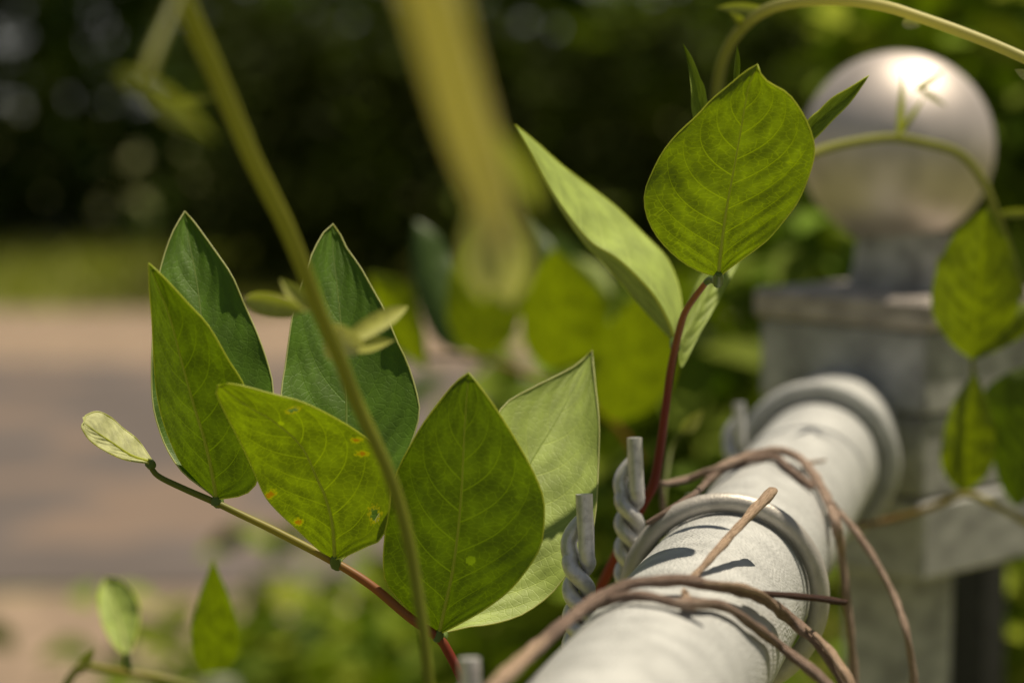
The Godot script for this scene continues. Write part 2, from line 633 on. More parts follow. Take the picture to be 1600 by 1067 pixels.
func set_materials() -> void:
	leaf_textures()
	# leaves: what they reflect and what they let through are both half of the colour here
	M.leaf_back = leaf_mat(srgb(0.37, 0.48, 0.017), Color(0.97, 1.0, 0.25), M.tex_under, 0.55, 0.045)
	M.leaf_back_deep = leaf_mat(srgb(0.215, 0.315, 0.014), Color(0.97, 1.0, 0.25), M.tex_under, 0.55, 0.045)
	M.leaf_face = leaf_mat(srgb(0.12, 0.245, 0.012), Color(0.55, 0.60, 0.2), M.tex_top, 0.5, -0.012, 0.38)
	M.leaf_face_pale = leaf_mat(srgb(0.44, 0.57, 0.115), Color(0.42, 0.45, 0.15), M.tex_top, 0.55, -0.012, 0.45)
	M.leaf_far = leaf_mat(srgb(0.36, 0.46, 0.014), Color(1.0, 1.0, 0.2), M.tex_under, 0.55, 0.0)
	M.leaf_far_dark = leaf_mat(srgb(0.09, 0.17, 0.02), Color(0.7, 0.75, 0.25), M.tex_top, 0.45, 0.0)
	M.bud = leaf_mat(srgb(0.56, 0.58, 0.12), Color(0.8, 0.85, 0.4), M.tex_top, 0.6, 0.0)
	M.bud_pale = leaf_mat(srgb(0.74, 0.77, 0.38), Color(0.7, 0.7, 0.4), M.tex_top, 0.65, -0.01)
	M.rib = mat(srgb(0.40, 0.46, 0.06), 0.5)
	M.rib_face = mat(srgb(0.16, 0.24, 0.06), 0.5)
	M.margin = mat(srgb(0.46, 0.56, 0.05), 0.5)
	M.margin_pale = mat(srgb(0.45, 0.48, 0.22), 0.45)
	M.stalk = mat(srgb(0.07, 0.12, 0.015), 0.5)
	M.stem = mat(Color.WHITE, 0.5)
	M.stem.vertex_color_use_as_albedo = true
	for k in ["rib", "rib_face", "margin", "margin_pale", "stem"]:
		M[k].backlight_enabled = true
		M[k].backlight = Color(0.9, 0.9, 0.5)
	# metal
	var zinc := noise_tex(0.012, 5, [[0.0, grey(0.78)], [0.45, grey(0.90)], [1.0, grey(1.0)]], 3)
	var scratch := noise_tex(0.16, 4, [[0.0, grey(0)], [1.0, grey(1)]], 8)
	M.rail = surfaced(mat(srgb(0.57, 0.58, 0.575), 0.62, 0.25), zinc, scratch, 0.05, 14.0)
	M.ring = surfaced(mat(srgb(0.56, 0.53, 0.49), 0.5, 0.4), zinc, scratch, 0.01, 20.0)
	M.wire = surfaced(mat(srgb(0.76, 0.75, 0.74), 0.38, 0.45), noise_tex(0.03, 4, [[0.0, grey(0.7)], [0.4, grey(0.9)], [1.0, grey(1.0)]], 4), scratch, 0.008, 30.0)
	M.ball = surfaced(mat(srgb(0.78, 0.70, 0.66), 0.52, 0.7), zinc, null, 0.0, 9.0)
	var board := noise_tex(0.02, 5, [[0.0, grey(0.55)], [0.5, grey(0.8)], [1.0, grey(1.0)]], 12)
	M.post = surfaced(mat(srgb(0.60, 0.60, 0.585), 0.7, 0.0), board, scratch, 0.02, 8.0)
	M.cap = surfaced(mat(srgb(0.62, 0.55, 0.50), 0.5, 0.1), board, null, 0.0, 12.0)
	M.dark = surfaced(mat(srgb(0.035, 0.036, 0.036), 0.8), board, null, 0.0, 6.0)
	# dead stems
	var bark := noise_tex(0.05, 5, [[0.0, Color(0.50, 0.42, 0.38)], [0.35, Color(0.80, 0.73, 0.68)], [0.6, Color(0.95, 0.90, 0.86)], [1.0, Color(1, 0.98, 0.95)]], 31)
	M.bark = surfaced(mat(srgb(0.72, 0.60, 0.52), 0.75), bark, scratch, 0.04, 26.0)
	M.bark_dark = surfaced(mat(srgb(0.47, 0.375, 0.325), 0.75), bark, scratch, 0.04, 26.0)
	M.bark_red = surfaced(mat(srgb(0.13, 0.055, 0.035), 0.6), bark, scratch, 0.03, 40.0)
	M.bark_tan = surfaced(mat(srgb(0.82, 0.67, 0.52), 0.7), bark, scratch, 0.03, 26.0)
	for k in ["bark", "bark_dark", "bark_red", "bark_tan"]:
		M[k].uv1_triplanar = false
		M[k].uv1_world_triplanar = false
		M[k].uv1_scale = Vector3(1.5, 0.22, 1.0)
	# ground and far foliage
	M.lawn = surfaced(mat(srgb(0.24, 0.25, 0.07), 0.95), noise_tex(0.02, 5, [[0.0, grey(0.55)], [1.0, grey(1.0)]], 40), null, 0.0, 0.5)
	M.asphalt = surfaced(mat(srgb(0.175, 0.145, 0.136), 0.92), noise_tex(0.011, 6, [[0.0, grey(0.74)], [0.45, grey(0.80)], [0.56, grey(0.84)], [0.66, Color(1.0, 0.94, 0.86)], [1.0, Color(1, 0.95, 0.88)]], 43), null, 0.0, 0.16)  # pale beige patches put dappled light between tree shadows into the asphalt colour
	M.sand = surfaced(mat(srgb(0.36, 0.265, 0.19), 0.95), noise_tex(0.02, 5, [[0.0, grey(0.7)], [1.0, grey(1.0)]], 44), null, 0.0, 0.6)
	M.far_leaf = mat(Color.WHITE, 0.6)
	M.far_leaf.vertex_color_use_as_albedo = true
	M.far_leaf.backlight_enabled = true
	M.far_leaf.backlight = Color(0.7, 0.75, 0.2)
	M.far_leaf.metallic_specular = 0.15

func sheet(called: String, x0: float, x1: float, near: float, far: float, y: float, m: Material, wob := 0.0) -> void:
	# a strip of ground with slightly wandering long edges
	var v := PackedVector3Array()
	var n := PackedVector3Array()
	var uv := PackedVector2Array()
	var ix := PackedInt32Array()
	var k := 40
	for i in k + 1:
		var x := lerpf(x0, x1, float(i) / k)
		var w0 := wob * (sin(x * 0.9 + near) + 0.5 * sin(x * 2.3 + far))
		v.append(Vector3(x, y, -near + w0))
		v.append(Vector3(x, y, -far + wob * sin(x * 1.1 + far * 2.0)))
		n.append_array([Vector3.UP, Vector3.UP])
		uv.append_array([Vector2(x, near), Vector2(x, far)])
	for i in k:
		ix.append_array([i * 2, i * 2 + 1, i * 2 + 2, i * 2 + 1, i * 2 + 3, i * 2 + 2])
	var o := part(called, arrays(v, n, uv, ix), m, self)
	o.set_meta("kind", "structure")

func set_ground() -> void:
	sheet("ground", -200.0, 200.0, -60.0, 300.0, 0.0, M.lawn)
	sheet("road_verge", -40.0, 40.0, 10.0, 13.2, 0.004, M.sand, 0.12)
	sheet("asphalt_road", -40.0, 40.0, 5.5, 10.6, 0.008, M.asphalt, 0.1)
	sheet("dirt_path", -12.0, 1.2, 4.2, 5.5, 0.004, M.sand, 0.12)
	var blade := spray_leaf()
	var pl := []
	for i in 9000:
		var far := rng.randf() < 0.75
		var p := Vector3(rng.randf_range(-4.5, 4.5), 0, -rng.randf_range(13.1, 19.0)) if far else Vector3(rng.randf_range(-0.25, 1.6), 0, -rng.randf_range(3.4, 5.5))
		var s := rng.randf_range(0.06, 0.16)
		var b := Basis.from_euler(Vector3(rng.randf_range(-0.6, 0.6), rng.randf() * TAU, rng.randf_range(-0.6, 0.6))).scaled_local(Vector3(s * 0.5, s, s))
		var g := rng.randf_range(0.8, 1.3)
		pl.append([Transform3D(b, p), Color(0.31 * g, 0.33 * g, 0.07 * g)])
	foliage("grass", pl, blade, M.far_leaf, "sunlit grass growing along the far side of the road", "grass")

func set_thicket() -> void:
	# a tall hedge and the trees over it on the far side of the road, one dark mass in the photograph
	var one := spray_leaf()
	var pl := []
	for i in 420:
		var x := rng.randf_range(-8.0, 9.0)
		var z := rng.randf_range(17.6, 21.5)
		var y := rng.randf_range(0.1, 3.4)
		var c := Vector3(x, y, -z)
		var r := rng.randf_range(0.2, 0.5)
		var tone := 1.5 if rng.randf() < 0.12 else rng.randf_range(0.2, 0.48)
		var yellow := rng.randf_range(0.6, 1.0)
		for k in 34:
			var p := c + Vector3(rng.randfn(), rng.randfn() * 0.7, rng.randfn()) * r * 0.6
			if p.y < 0.05:
				continue
			pl.append([Transform3D(any_basis(rng.randf_range(0.10, 0.22), 0.6), p), Color(0.13 * tone * yellow, 0.17 * tone, 0.03 * tone)])
	# shrubs that come forward to the road
	for i in 230:
		var c2 := Vector3(rng.randf_range(-1.95, 2.2), rng.randf_range(0.05, 1.75), -rng.randf_range(13.6, 16.5))
		var r2 := rng.randf_range(0.15, 0.4)
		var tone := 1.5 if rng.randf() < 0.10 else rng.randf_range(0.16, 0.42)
		for k in 34:
			var p := c2 + Vector3(rng.randfn(), rng.randfn() * 0.7, rng.randfn()) * r2 * 0.6
			if p.y > 0.05:
				pl.append([Transform3D(any_basis(rng.randf_range(0.10, 0.2), 0.6), p), Color(0.10 * tone, 0.14 * tone, 0.02 * tone)])
	# the crowns overhead
	for i in 300:
		var p0 := Vector3(rng.randf_range(-9.0, 10.0), rng.randf_range(3.2, 7.0), -rng.randf_range(19.6, 28.0))
		for k in 22:
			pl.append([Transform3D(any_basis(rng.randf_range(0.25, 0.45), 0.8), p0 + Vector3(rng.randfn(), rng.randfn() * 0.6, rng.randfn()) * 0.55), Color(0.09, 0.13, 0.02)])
	# the depths of the wood behind
	for i in 520:
		var p1 := Vector3(rng.randf_range(-10.0, 11.0), rng.randf_range(0.1, 5.5), -rng.randf_range(21.5, 25.0))
		for k in 20:
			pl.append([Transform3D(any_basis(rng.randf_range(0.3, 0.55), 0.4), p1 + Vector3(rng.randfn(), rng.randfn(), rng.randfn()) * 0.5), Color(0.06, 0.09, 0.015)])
	foliage("thicket", pl, one, M.far_leaf, "dark blurred wood and hedge beyond the road", "thicket")

func clump(pl: Array, px: float, py: float, d: float, rx: float, ry: float, count: int, size: float, col: Color) -> void:
	# leaves spread through a lump of undergrowth: rx, ry in metres
	var c := P(px, py, d)
	for i in count:
		var q := Vector3(rng.randfn() * rx, rng.randfn() * ry, rng.randfn() * rx) * 0.55
		var g := rng.randf_range(0.75, 1.25)
		pl.append([Transform3D(any_basis(size * rng.randf_range(0.7, 1.2), 0.9), c + q), Color(col.r * g * rng.randf_range(0.85, 1.1), col.g * g, col.b * g)])

func set_undergrowth() -> void:
	var one := spray_leaf()
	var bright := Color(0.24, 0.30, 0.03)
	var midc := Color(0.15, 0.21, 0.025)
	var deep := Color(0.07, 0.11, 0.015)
	var a := []
	clump(a, 540, 1020, 2.4, 0.16, 0.07, 260, 0.05, bright)
	clump(a, 460, 1080, 2.6, 0.22, 0.09, 260, 0.05, midc)
	clump(a, 820, 1040, 2.0, 0.10, 0.08, 240, 0.05, bright)
	clump(a, 950, 900, 1.9, 0.10, 0.09, 240, 0.05, bright)
	clump(a, 880, 1180, 1.9, 0.3, 0.10, 300, 0.05, midc)
	clump(a, 640, 1150, 2.2, 0.3, 0.10, 300, 0.05, deep)
	foliage("undergrowth", a, one, M.far_leaf, "low leafy undergrowth below the vine left of the rail", "undergrowth")
	var b := []
	clump(b, 1090, 640, 1.35, 0.06, 0.07, 150, 0.045, midc)
	clump(b, 1140, 560, 1.5, 0.06, 0.06, 160, 0.045, deep)
	clump(b, 960, 690, 1.5, 0.07, 0.06, 160, 0.045, midc)
	clump(b, 1180, 720, 1.6, 0.2, 0.08, 260, 0.05, deep)
	clump(b, 1080, 800, 1.5, 0.09, 0.06, 180, 0.045, midc)
	foliage("undergrowth", b, one, M.far_leaf, "shaded leafy undergrowth behind the rail beside the post", "undergrowth")
	var c := []
	clump(c, 1420, 40, 1.5, 0.05, 0.03, 70, 0.05, bright)
	clump(c, 1370, 60, 1.4, 0.035, 0.02, 40, 0.05, bright)
	clump(c, 1560, 60, 1.5, 0.06, 0.05, 120, 0.05, midc)
	clump(c, 1590, 280, 1.5, 0.05, 0.10, 150, 0.05, midc)
	clump(c, 1270, 390, 1.2, 0.02, 0.02, 30, 0.04, midc)
	clump(c, 1530, 440, 1.6, 0.12, 0.16, 240, 0.05, deep)
	clump(c, 1700, 200, 1.8, 0.15, 0.3, 300, 0.06, deep)
	foliage("undergrowth", c, one, M.far_leaf, "sunlit leafy growth rising behind the ball-topped post", "undergrowth")
	var e := []
	clump(e, 1470, 1010, 1.15, 0.02, 0.05, 90, 0.035, bright)
	clump(e, 1590, 980, 1.15, 0.02, 0.05, 90, 0.035, bright)
	clump(e, 1530, 1100, 1.25, 0.09, 0.05, 160, 0.035, midc)
	foliage("undergrowth", e, one, M.far_leaf, "bright green growth showing under the post at the lower right", "undergrowth")

func rail_frame(z: float) -> Transform3D:
	# at a point of the rail: x to the right, y up, z back along the rail
	var o := cam(axis_c(z))
	var along := (cam(axis_c(z + 1.0)) - o).normalized()
	var x := along.cross(Vector3.UP).normalized()
	return Transform3D(Basis(x, x.cross(along), -along), o)

func ring_mesh(t: Transform3D, major: float, minor: float, seg := 72, sides := 16) -> ArrayMesh:
	var v := PackedVector3Array()
	var n := PackedVector3Array()
	var uv := PackedVector2Array()
	var ix := PackedInt32Array()
	for i in seg + 1:
		var a := TAU * i / seg
		var o := t.basis.x * cos(a) + t.basis.y * sin(a)
		for j in sides + 1:
			var b := TAU * j / sides
			var d := o * cos(b) + t.basis.z * sin(b)
			v.append(t.origin + o * major + d * minor)
			n.append(d.normalized())
			uv.append(Vector2(float(i) / seg, float(j) / sides))
	var w := sides + 1
	for i in seg:
		for j in sides:
			ix.append_array([i * w + j, i * w + j + 1, (i + 1) * w + j, i * w + j + 1, (i + 1) * w + j + 1, (i + 1) * w + j])
	return arrays(v, n, uv, ix)

func set_fence() -> void:
	var a := cam(axis_c(-0.9))
	var b := cam(axis_c(0.742))
	var r := thing("fence_rail", "pale galvanised tube, the top rail of the fence", "fence rail", a)
	part("tube", tube([a, a.lerp(b, 0.25), a.lerp(b, 0.5), a.lerp(b, 0.75), b], [RAIL_R, RAIL_R], 64, 0.0, [], true), M.rail, r)
	# end cup where the rail meets the post
	var t := rail_frame(0.668)
	part("rail_end_cup", tube([cam(axis_c(0.668)), cam(axis_c(0.735))], [RAIL_R + 0.0022, RAIL_R + 0.0022], 48, 0.0, [], true), M.rail, r)
	part("cup_lip", ring_mesh(t, RAIL_R + 0.0042, 0.0023), M.rail, r)
	# loose ring round the rail
	t = rail_frame(0.488)
	t.basis = t.basis.rotated(Vector3.UP, 0.16)
	t.origin += Vector3.DOWN * 0.0003
	var g := thing("steel_ring", "grey steel ring sitting loosely round the rail", "ring", t.origin)
	part("ring_body", ring_mesh(t, 0.0202, 0.0021, 96, 20), M.ring, g)
	# chain-link wires, each pair twisted together at the top
	var zs := [0.253, 0.358, 0.443, 0.494, 0.572, 0.651]
	var high := [0.040, 0.017, 0.0285, 0.032, 0.006, 0.019]
	var f := thing("chain_link_mesh", "galvanised chain-link mesh with twisted wire ends beside the rail", "fence mesh", rail_frame(0.443).origin + Vector3.DOWN * 1.05)
	var wr := 0.00165
	for k in zs.size():
		var fr := rail_frame(zs[k])
		var o := fr.origin - fr.basis.x * (RAIL_R + 0.0042)
		var al := -fr.basis.z
		var ac := fr.basis.x
		for s in 2:
			var pts := []
			# zigzag from the ground up
			var rowh := 0.05
			var y0 := -1.0
			var sgn := 1.0 if s == 0 else -1.0
			var step := 0.038
			for i in 20:
				var y := y0 + i * rowh
				var zig := step * (1.0 if i % 2 == 0 else 0.05)
				pts.append(o + Vector3.UP * y + al * sgn * zig + ac * 0.0012 * (1.0 if (i + s) % 2 == 0 else -1.0))
			var tw := smooth(pts, 150)
			# the twist, then one cut end standing straight up and the other bent over behind it
			var low := -0.016
			var top: float = high[k]
			var tops: float = top - 0.0125
			for i in 60:
				var q := i / 59.0
				var yy := lerpf(low, tops, q)
				var an := (yy - tops) / 0.0055 * PI + (0.25 if s == 0 else PI + 0.25)
				tw.append(o + Vector3.UP * yy + (ac * cos(an) - al * sin(an)) * wr * 1.05)
			var last: Vector3 = tw[-1]
			for i in range(1, 9):
				var q := i / 8.0
				if s == 0:
					tw.append(last + Vector3.UP * 0.0125 * q + (-ac * 0.0008 + al * 0.0010) * q)
				else:
					tw.append(last + Vector3.UP * 0.0072 * q + (-ac * 0.0010 * sin(q * PI) + ac * 0.0022 * q * q + al * 0.0026 * q))
			part("wire", tube(tw, [wr, wr], 12, 0.05, [], true), M.wire, f)

func set_post() -> void:
	# a square-headed post set cornerwise to the camera, with a ball on top
	var yaw := 0.80
	var corner := P(1452, 470, 0.70)
	var lx := Vector3(-cos(yaw), 0, -sin(yaw))     # along the left face, away from the near corner
	var rx := Vector3(sin(yaw), 0, -cos(yaw))      # along the right face
	var w := 0.070
	var ctr := corner + (lx + rx) * w * 0.5
	var y_cap := corner.y
	var yb := func(py: float) -> float: return P(1452, py, 0.70).y
	var base := Vector3(ctr.x, 0, ctr.z)
	var t := thing("gate_post", "square grey post topped with a metal ball", "post", base)
	var bs := Basis(-lx, Vector3.UP, -rx).orthonormalized()
	var blk := func(called: String, top: float, bottom: float, width: float, m: Material, bev: float) -> void:
		part(called, rounded_box(Transform3D(bs, Vector3(ctr.x, (top + bottom) / 2.0, ctr.z)), Vector3(width, top - bottom, width), bev), m, t)
	var cap_bottom: float = yb.call(520)
	blk.call("cap", y_cap, cap_bottom, w, M.cap, 0.0016)
	blk.call("head", cap_bottom - 0.0005, yb.call(655), w - 0.004, M.post, 0.001)
	blk.call("collar", yb.call(659), yb.call(790), w - 0.006, M.post, 0.001)
	blk.call("skirt", yb.call(796), yb.call(922), w - 0.003, M.post, 0.0012)
	blk.call("shaft", yb.call(922) - 0.0005, 0.0, 0.026, M.post, 0.001)
	# neck and ball
	var prof := []
	var r := 0.0312
	var cy := P(1400, 232, 0.745).y
	var neck_h: float = cy - y_cap - r * 0.86
	prof.append([0.0, y_cap - base.y, 0.0, 1.0])
	prof.append([0.0185, y_cap, 1.0, 0.0])
	prof.append([0.0165, y_cap + neck_h * 0.35, 1.0, 0.1])
	prof.append([0.0150, y_cap + neck_h, 1.0, 0.0])
	part("neck", lathe(prof.slice(1), 40, Vector3(ctr.x, 0, ctr.z)), M.post, t)
	var bp := []
	for i in 41:
		var an := -PI / 2.0 + PI * i / 40.0
		bp.append([cos(an) * r, cy + sin(an) * r, cos(an), sin(an)])
	part("ball", lathe(bp, 64, Vector3(ctr.x - 0.003, 0, ctr.z)), M.ball, t)
	# dark stake beyond the post
	var sp := P(1530, 930, 0.90)
	var s := thing("fence_stake", "dark grey stake below the post head at the lower right", "stake", Vector3(sp.x, 0, sp.z))
	var top := P(1530, 800, 0.90).y
	part("stake_body", rounded_box(Transform3D(bs, Vector3(sp.x, top / 2.0, sp.z)), Vector3(0.016, top, 0.016), 0.001), M.dark, s)

func vine(parent: Node3D, called: String, pts: Array, rad: Array, m: Material, n := 60) -> void:
	part(called, tube(smooth(pts, n), rad, 14, 0.24), m, parent)

func set_dead_vines() -> void:
	var R := func(a: Array, lift: float) -> Array:
		var p := []
		for q in a:
			p.append(on_rail(q[0], q[1], lift if q.size() < 3 else q[2]))
		return p
	var base := on_rail(1077, 944, 0.0)
	var t := thing("dead_vine", "brown dead vine twined twice over the near end of the rail", "dead vine", base)
	var A: Array = R.call([[760, 1085], [814, 1035], [847, 1005], [881, 975], [915, 948], [949, 927], [982, 914], [1016, 909], [1067, 907], [1117, 916], [1168, 926], [1202, 941], [1236, 968]], 0.0028)
	A.append_array([P(1269, 995, 0.436), P(1293, 1022, 0.430), P(1320, 1062, 0.424), P(1345, 1120, 0.42), P(1350, 1200, 0.42)])
	vine(t, "stem", A, [0.0013, 0.00125, 0.00105, 0.00105, 0.0012, 0.0013], M.bark_dark, 90)
	var B: Array = R.call([[890, 970], [915, 953], [949, 939], [982, 931], [1016, 933], [1060, 943], [1084, 944], [1117, 944], [1144, 954], [1178, 978], [1210, 1002]], 0.0016)
	B.append_array([P(1225, 1013, 0.425), P(1252, 1035, 0.42), P(1286, 1062, 0.416), P(1320, 1110, 0.412), P(1330, 1200, 0.412)])
	vine(t, "stem", B, [0.0008, 0.0009, 0.0009, 0.0010, 0.0009], M.bark_dark, 80)
	var C := [P(1260, 981, 0.436), P(1276, 994, 0.432), P(1295, 1014, 0.427), P(1314, 1042, 0.4225), P(1332, 1078, 0.419), P(1352, 1200, 0.418)]
	vine(t, "split_bark", C, [0.0003, 0.0009, 0.0010, 0.0010], M.bark_tan, 30)
	var D: Array = R.call([[1100, 911], [1140, 914], [1172, 921], [1198, 932], [1216, 950]], 0.0042)
	vine(t, "split_bark", D, [0.0002, 0.0006, 0.0007, 0.0002], M.bark_tan, 30)
	var F: Array = R.call([[760, 1083], [800, 1045], [830, 1018], [860, 990]], 0.0042)
	vine(t, "split_bark", F, [0.0007, 0.0011, 0.0010, 0.0002], M.bark_tan, 30)
	# a knot, a snapped pale twig and a dark broken stub
	var k := on_rail(1077, 944, 0.0022)
	vine(t, "knot", [k + Vector3(-0.003, 0.0003, 0), k, k + Vector3(0.0035, 0.0002, 0)], [0.0006, 0.0014, 0.0007], M.bark, 14)
	vine(t, "twig", [k, P(1072, 918, 0.418), P(1110, 873, 0.428), P(1165, 812, 0.442), P(1208, 767, 0.452)], [0.0009, 0.0008, 0.0007, 0.0009, 0.00105], M.bark_tan, 40)
	vine(t, "broken_stub", [on_rail(1170, 922, 0.0028), P(1200, 928, 0.428), P(1260, 933, 0.432), P(1322, 941, 0.436)], [0.0006, 0.0006, 0.00062, 0.0007], M.bark_red, 40)
	# the second coil, farther along
	var o := on_rail(1232, 715, 0.0)
	var u := thing("dead_vine", "tan dead vine over the far rail with two stems hanging down", "dead vine", o)
	var E: Array = R.call([[1036, 756, 0.004], [1072, 749, 0.004], [1120, 731, 0.004], [1163, 714], [1203, 705], [1232, 707], [1254, 720], [1276, 749], [1297, 789], [1308, 822, 0.003]], 0.0022)
	var dz := 0.535
	E.append_array([P(1316, 866, dz), P(1323, 934, dz), P(1330, 988, dz), P(1336, 1070, dz), P(1340, 1200, dz)])
	vine(u, "stem", E, [0.0007, 0.0008, 0.0009, 0.0011, 0.0012, 0.0010, 0.0010, 0.0010], M.bark, 100)
	var G: Array = R.call([[1011, 818, 0.004], [1054, 792, 0.004], [1091, 767, 0.004], [1120, 740], [1163, 722], [1195, 714], [1218, 718], [1232, 731], [1254, 749], [1270, 762]], 0.0012)
	vine(u, "stem", G, [0.0006, 0.0007, 0.0008, 0.0009, 0.0009], M.bark_dark, 70)
	vine(u, "hanging_stem", [on_rail(1300, 788, 0.003), P(1308, 797, 0.545), P(1326, 816, 0.54), P(1352, 850, 0.535), P(1381, 898, 0.53), P(1403, 945, 0.525), P(1417, 988, 0.52), P(1425, 1030, 0.52), P(1429, 1075, 0.52), P(1430, 1200, 0.52)], [0.0009, 0.0008, 0.0008, 0.0009, 0.0010], M.bark, 70)
	vine(u, "broken_stub", [on_rail(1256, 722, 0.0022), P(1270, 722, 0.57), P(1291, 719, 0.572)], [0.0005, 0.0005, 0.0004], M.bark_tan, 16)
	vine(u, "broken_stub", [P(1034, 757, 0.545), P(1035, 780, 0.545), P(1037, 806, 0.545)], [0.0006, 0.0007, 0.0006], M.bark_dark, 16)

func set_sprigs() -> void:
	var red := Color(0.24, 0.035, 0.02)
	var rust := Color(0.34, 0.13, 0.04)
	var yel := Color(0.34, 0.30, 0.05)
	var grn := Color(0.17, 0.20, 0.03)
	# --- the sprig in focus
	var s := thing("vine_sprig", "green vine sprig of paired leaves in focus left of the rail", "vine sprig", P(722, 1075, 0.452), "vine sprigs over the fence")
	var stem := px_path([[745, 1110, 0.455], [722, 1062, 0.452], [700, 1018, 0.452], [684, 996, 0.452], [640, 965, 0.452], [580, 915, 0.452], [525, 880, 0.453], [440, 835, 0.454], [380, 806, 0.455], [338, 786, 0.455], [290, 765, 0.455], [250, 746, 0.455], [237, 733, 0.455], [232, 718, 0.455]], 110)
	part("stem", tube(stem, [0.0010, 0.00095, 0.0009, 0.0008, 0.0007, 0.00055], 12, 0.03, [red * 0.7, red, rust, rust, yel, yel, grn, grn]), M.stem, s)
	leaf(s, {"mid": [[288, 330], [294, 375], [303, 419], [312, 481], [325, 620], [335, 720], [340, 779]], "l": [[288, 330], [268, 365], [252, 412], [242, 460], [238, 520], [236, 580], [238, 630], [247, 668], [262, 705], [285, 738], [315, 762], [339, 779]], "r": [[288, 330], [303, 347], [337, 394], [362, 431], [381, 475], [403, 525], [419, 572], [426, 606], [424, 660], [412, 715], [385, 760], [341, 780]],
		"z": [0.482, 0.457], "f": [-0.005, -0.002], "mat": M.leaf_face, "edgemat": M.margin_pale, "ribmat": M.rib_face, "stalk": [340, 788, 0.455], "label": "dark glossy leaf behind the leftmost leaf"})
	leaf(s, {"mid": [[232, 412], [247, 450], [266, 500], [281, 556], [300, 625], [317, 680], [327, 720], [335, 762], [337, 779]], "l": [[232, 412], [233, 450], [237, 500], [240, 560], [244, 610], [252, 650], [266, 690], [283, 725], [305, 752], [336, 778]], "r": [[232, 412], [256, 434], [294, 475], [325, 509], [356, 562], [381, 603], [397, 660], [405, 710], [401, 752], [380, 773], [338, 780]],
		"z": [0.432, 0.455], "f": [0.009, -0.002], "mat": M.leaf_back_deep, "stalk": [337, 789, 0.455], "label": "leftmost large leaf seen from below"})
	leaf(s, {"mid": [[520, 350], [520, 394], [525, 437], [531, 494], [537, 560], [541, 640], [538, 740], [528, 879]], "l": [[520, 350], [506, 362], [487, 397], [475, 434], [459, 481], [450, 537], [444, 581], [439, 612], [442, 660], [455, 720], [480, 800], [526, 878]], "r": [[520, 350], [528, 359], [541, 387], [562, 416], [581, 450], [600, 484], [619, 531], [634, 562], [647, 600], [655, 645], [640, 698], [621, 736], [600, 790], [560, 850], [530, 878]],
		"z": [0.484, 0.456], "f": [-0.006, -0.002], "mat": M.leaf_face, "edgemat": M.margin_pale, "ribmat": M.rib_face, "stalk": [527, 885, 0.453], "label": "dark glossy leaf with a pale right edge"})
	leaf(s, {"mid": [[340, 602], [387, 635], [425, 657], [470, 697], [497, 752], [507, 774], [519, 817], [523, 873]], "r": [[340, 602], [350, 599], [375, 602], [412, 612], [450, 622], [474, 629], [519, 651], [567, 681], [594, 711], [607, 750], [608, 795], [597, 840], [569, 855], [540, 869], [524, 874]], "l": [[340, 602], [337, 612], [350, 642], [367, 675], [382, 705], [400, 745], [415, 777], [437, 802], [462, 825], [490, 852], [512, 870], [522, 873]],
		"z": [0.428, 0.452], "f": [0.006, -0.005], "mat": M.leaf_back, "stalk": [525, 886, 0.453], "label": "insect-eaten leaf with holes and tan spots",
		"marks": [["hole", 0.10, 0.016, 457, 640], ["pale", 0.035, 0.011, 440, 661], ["hole", 0.055, 0.032, 583, 802], ["spot", 0.05, 0.012, 557, 690], ["spot", 0.05, 0.013, 567, 710], ["spot", 0.07, 0.02, 422, 772], ["spot", 0.06, 0.02, 463, 814]]})
	leaf(s, {"mid": [[925, 548], [901, 598], [868, 660], [830, 722], [790, 800], [745, 890], [692, 988]], "l": [[925, 548], [901, 570], [868, 588], [830, 607], [785, 636], [755, 700], [732, 800], [710, 900], [690, 987]], "r": [[925, 548], [930, 598], [936, 655], [936, 702], [932, 788], [925, 831], [910, 865], [887, 895], [863, 926], [830, 952], [802, 966], [764, 976], [735, 979], [694, 989]],
		"z": [0.497, 0.457], "f": [-0.002, -0.007], "mat": M.leaf_face_pale, "edgemat": M.margin_pale, "ribmat": M.rib_face, "stalk": [690, 998, 0.452], "label": "pale sunlit leaf with a shadow across its lower half"})
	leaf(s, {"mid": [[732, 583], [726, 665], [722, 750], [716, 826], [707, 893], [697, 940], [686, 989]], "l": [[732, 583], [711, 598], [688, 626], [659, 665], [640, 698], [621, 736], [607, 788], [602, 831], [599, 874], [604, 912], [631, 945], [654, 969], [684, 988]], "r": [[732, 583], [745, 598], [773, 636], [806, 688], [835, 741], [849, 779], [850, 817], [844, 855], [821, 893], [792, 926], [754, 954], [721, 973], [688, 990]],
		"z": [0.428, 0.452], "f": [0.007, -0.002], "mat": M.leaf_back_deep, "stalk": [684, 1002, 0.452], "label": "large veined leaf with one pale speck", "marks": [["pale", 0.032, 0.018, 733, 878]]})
	# the curled young leaf at the tip
	leaf(s, {"mid": [[130, 660], [150, 675], [175, 692], [205, 712], [236, 722]], "l": [[130, 660], [127, 668], [140, 688], [165, 705], [195, 718], [234, 724]], "r": [[128, 652], [150, 643], [172, 652], [190, 668], [215, 688], [237, 720]],
		"z": [0.449, 0.455], "f": [-0.004, 0.006], "mat": M.bud_pale, "quilt": 0.00015, "wave": 0.0009, "edgemat": M.margin_pale, "stalk": [233, 730, 0.455], "label": "small curled pale leaf at the sprig's tip"})
	# --- the sprig in front of the ball
	var t := thing("vine_sprig", "red-stemmed vine sprig with one broad leaf in front of the ball", "vine sprig", P(935, 930, 0.53), "vine sprigs over the fence")
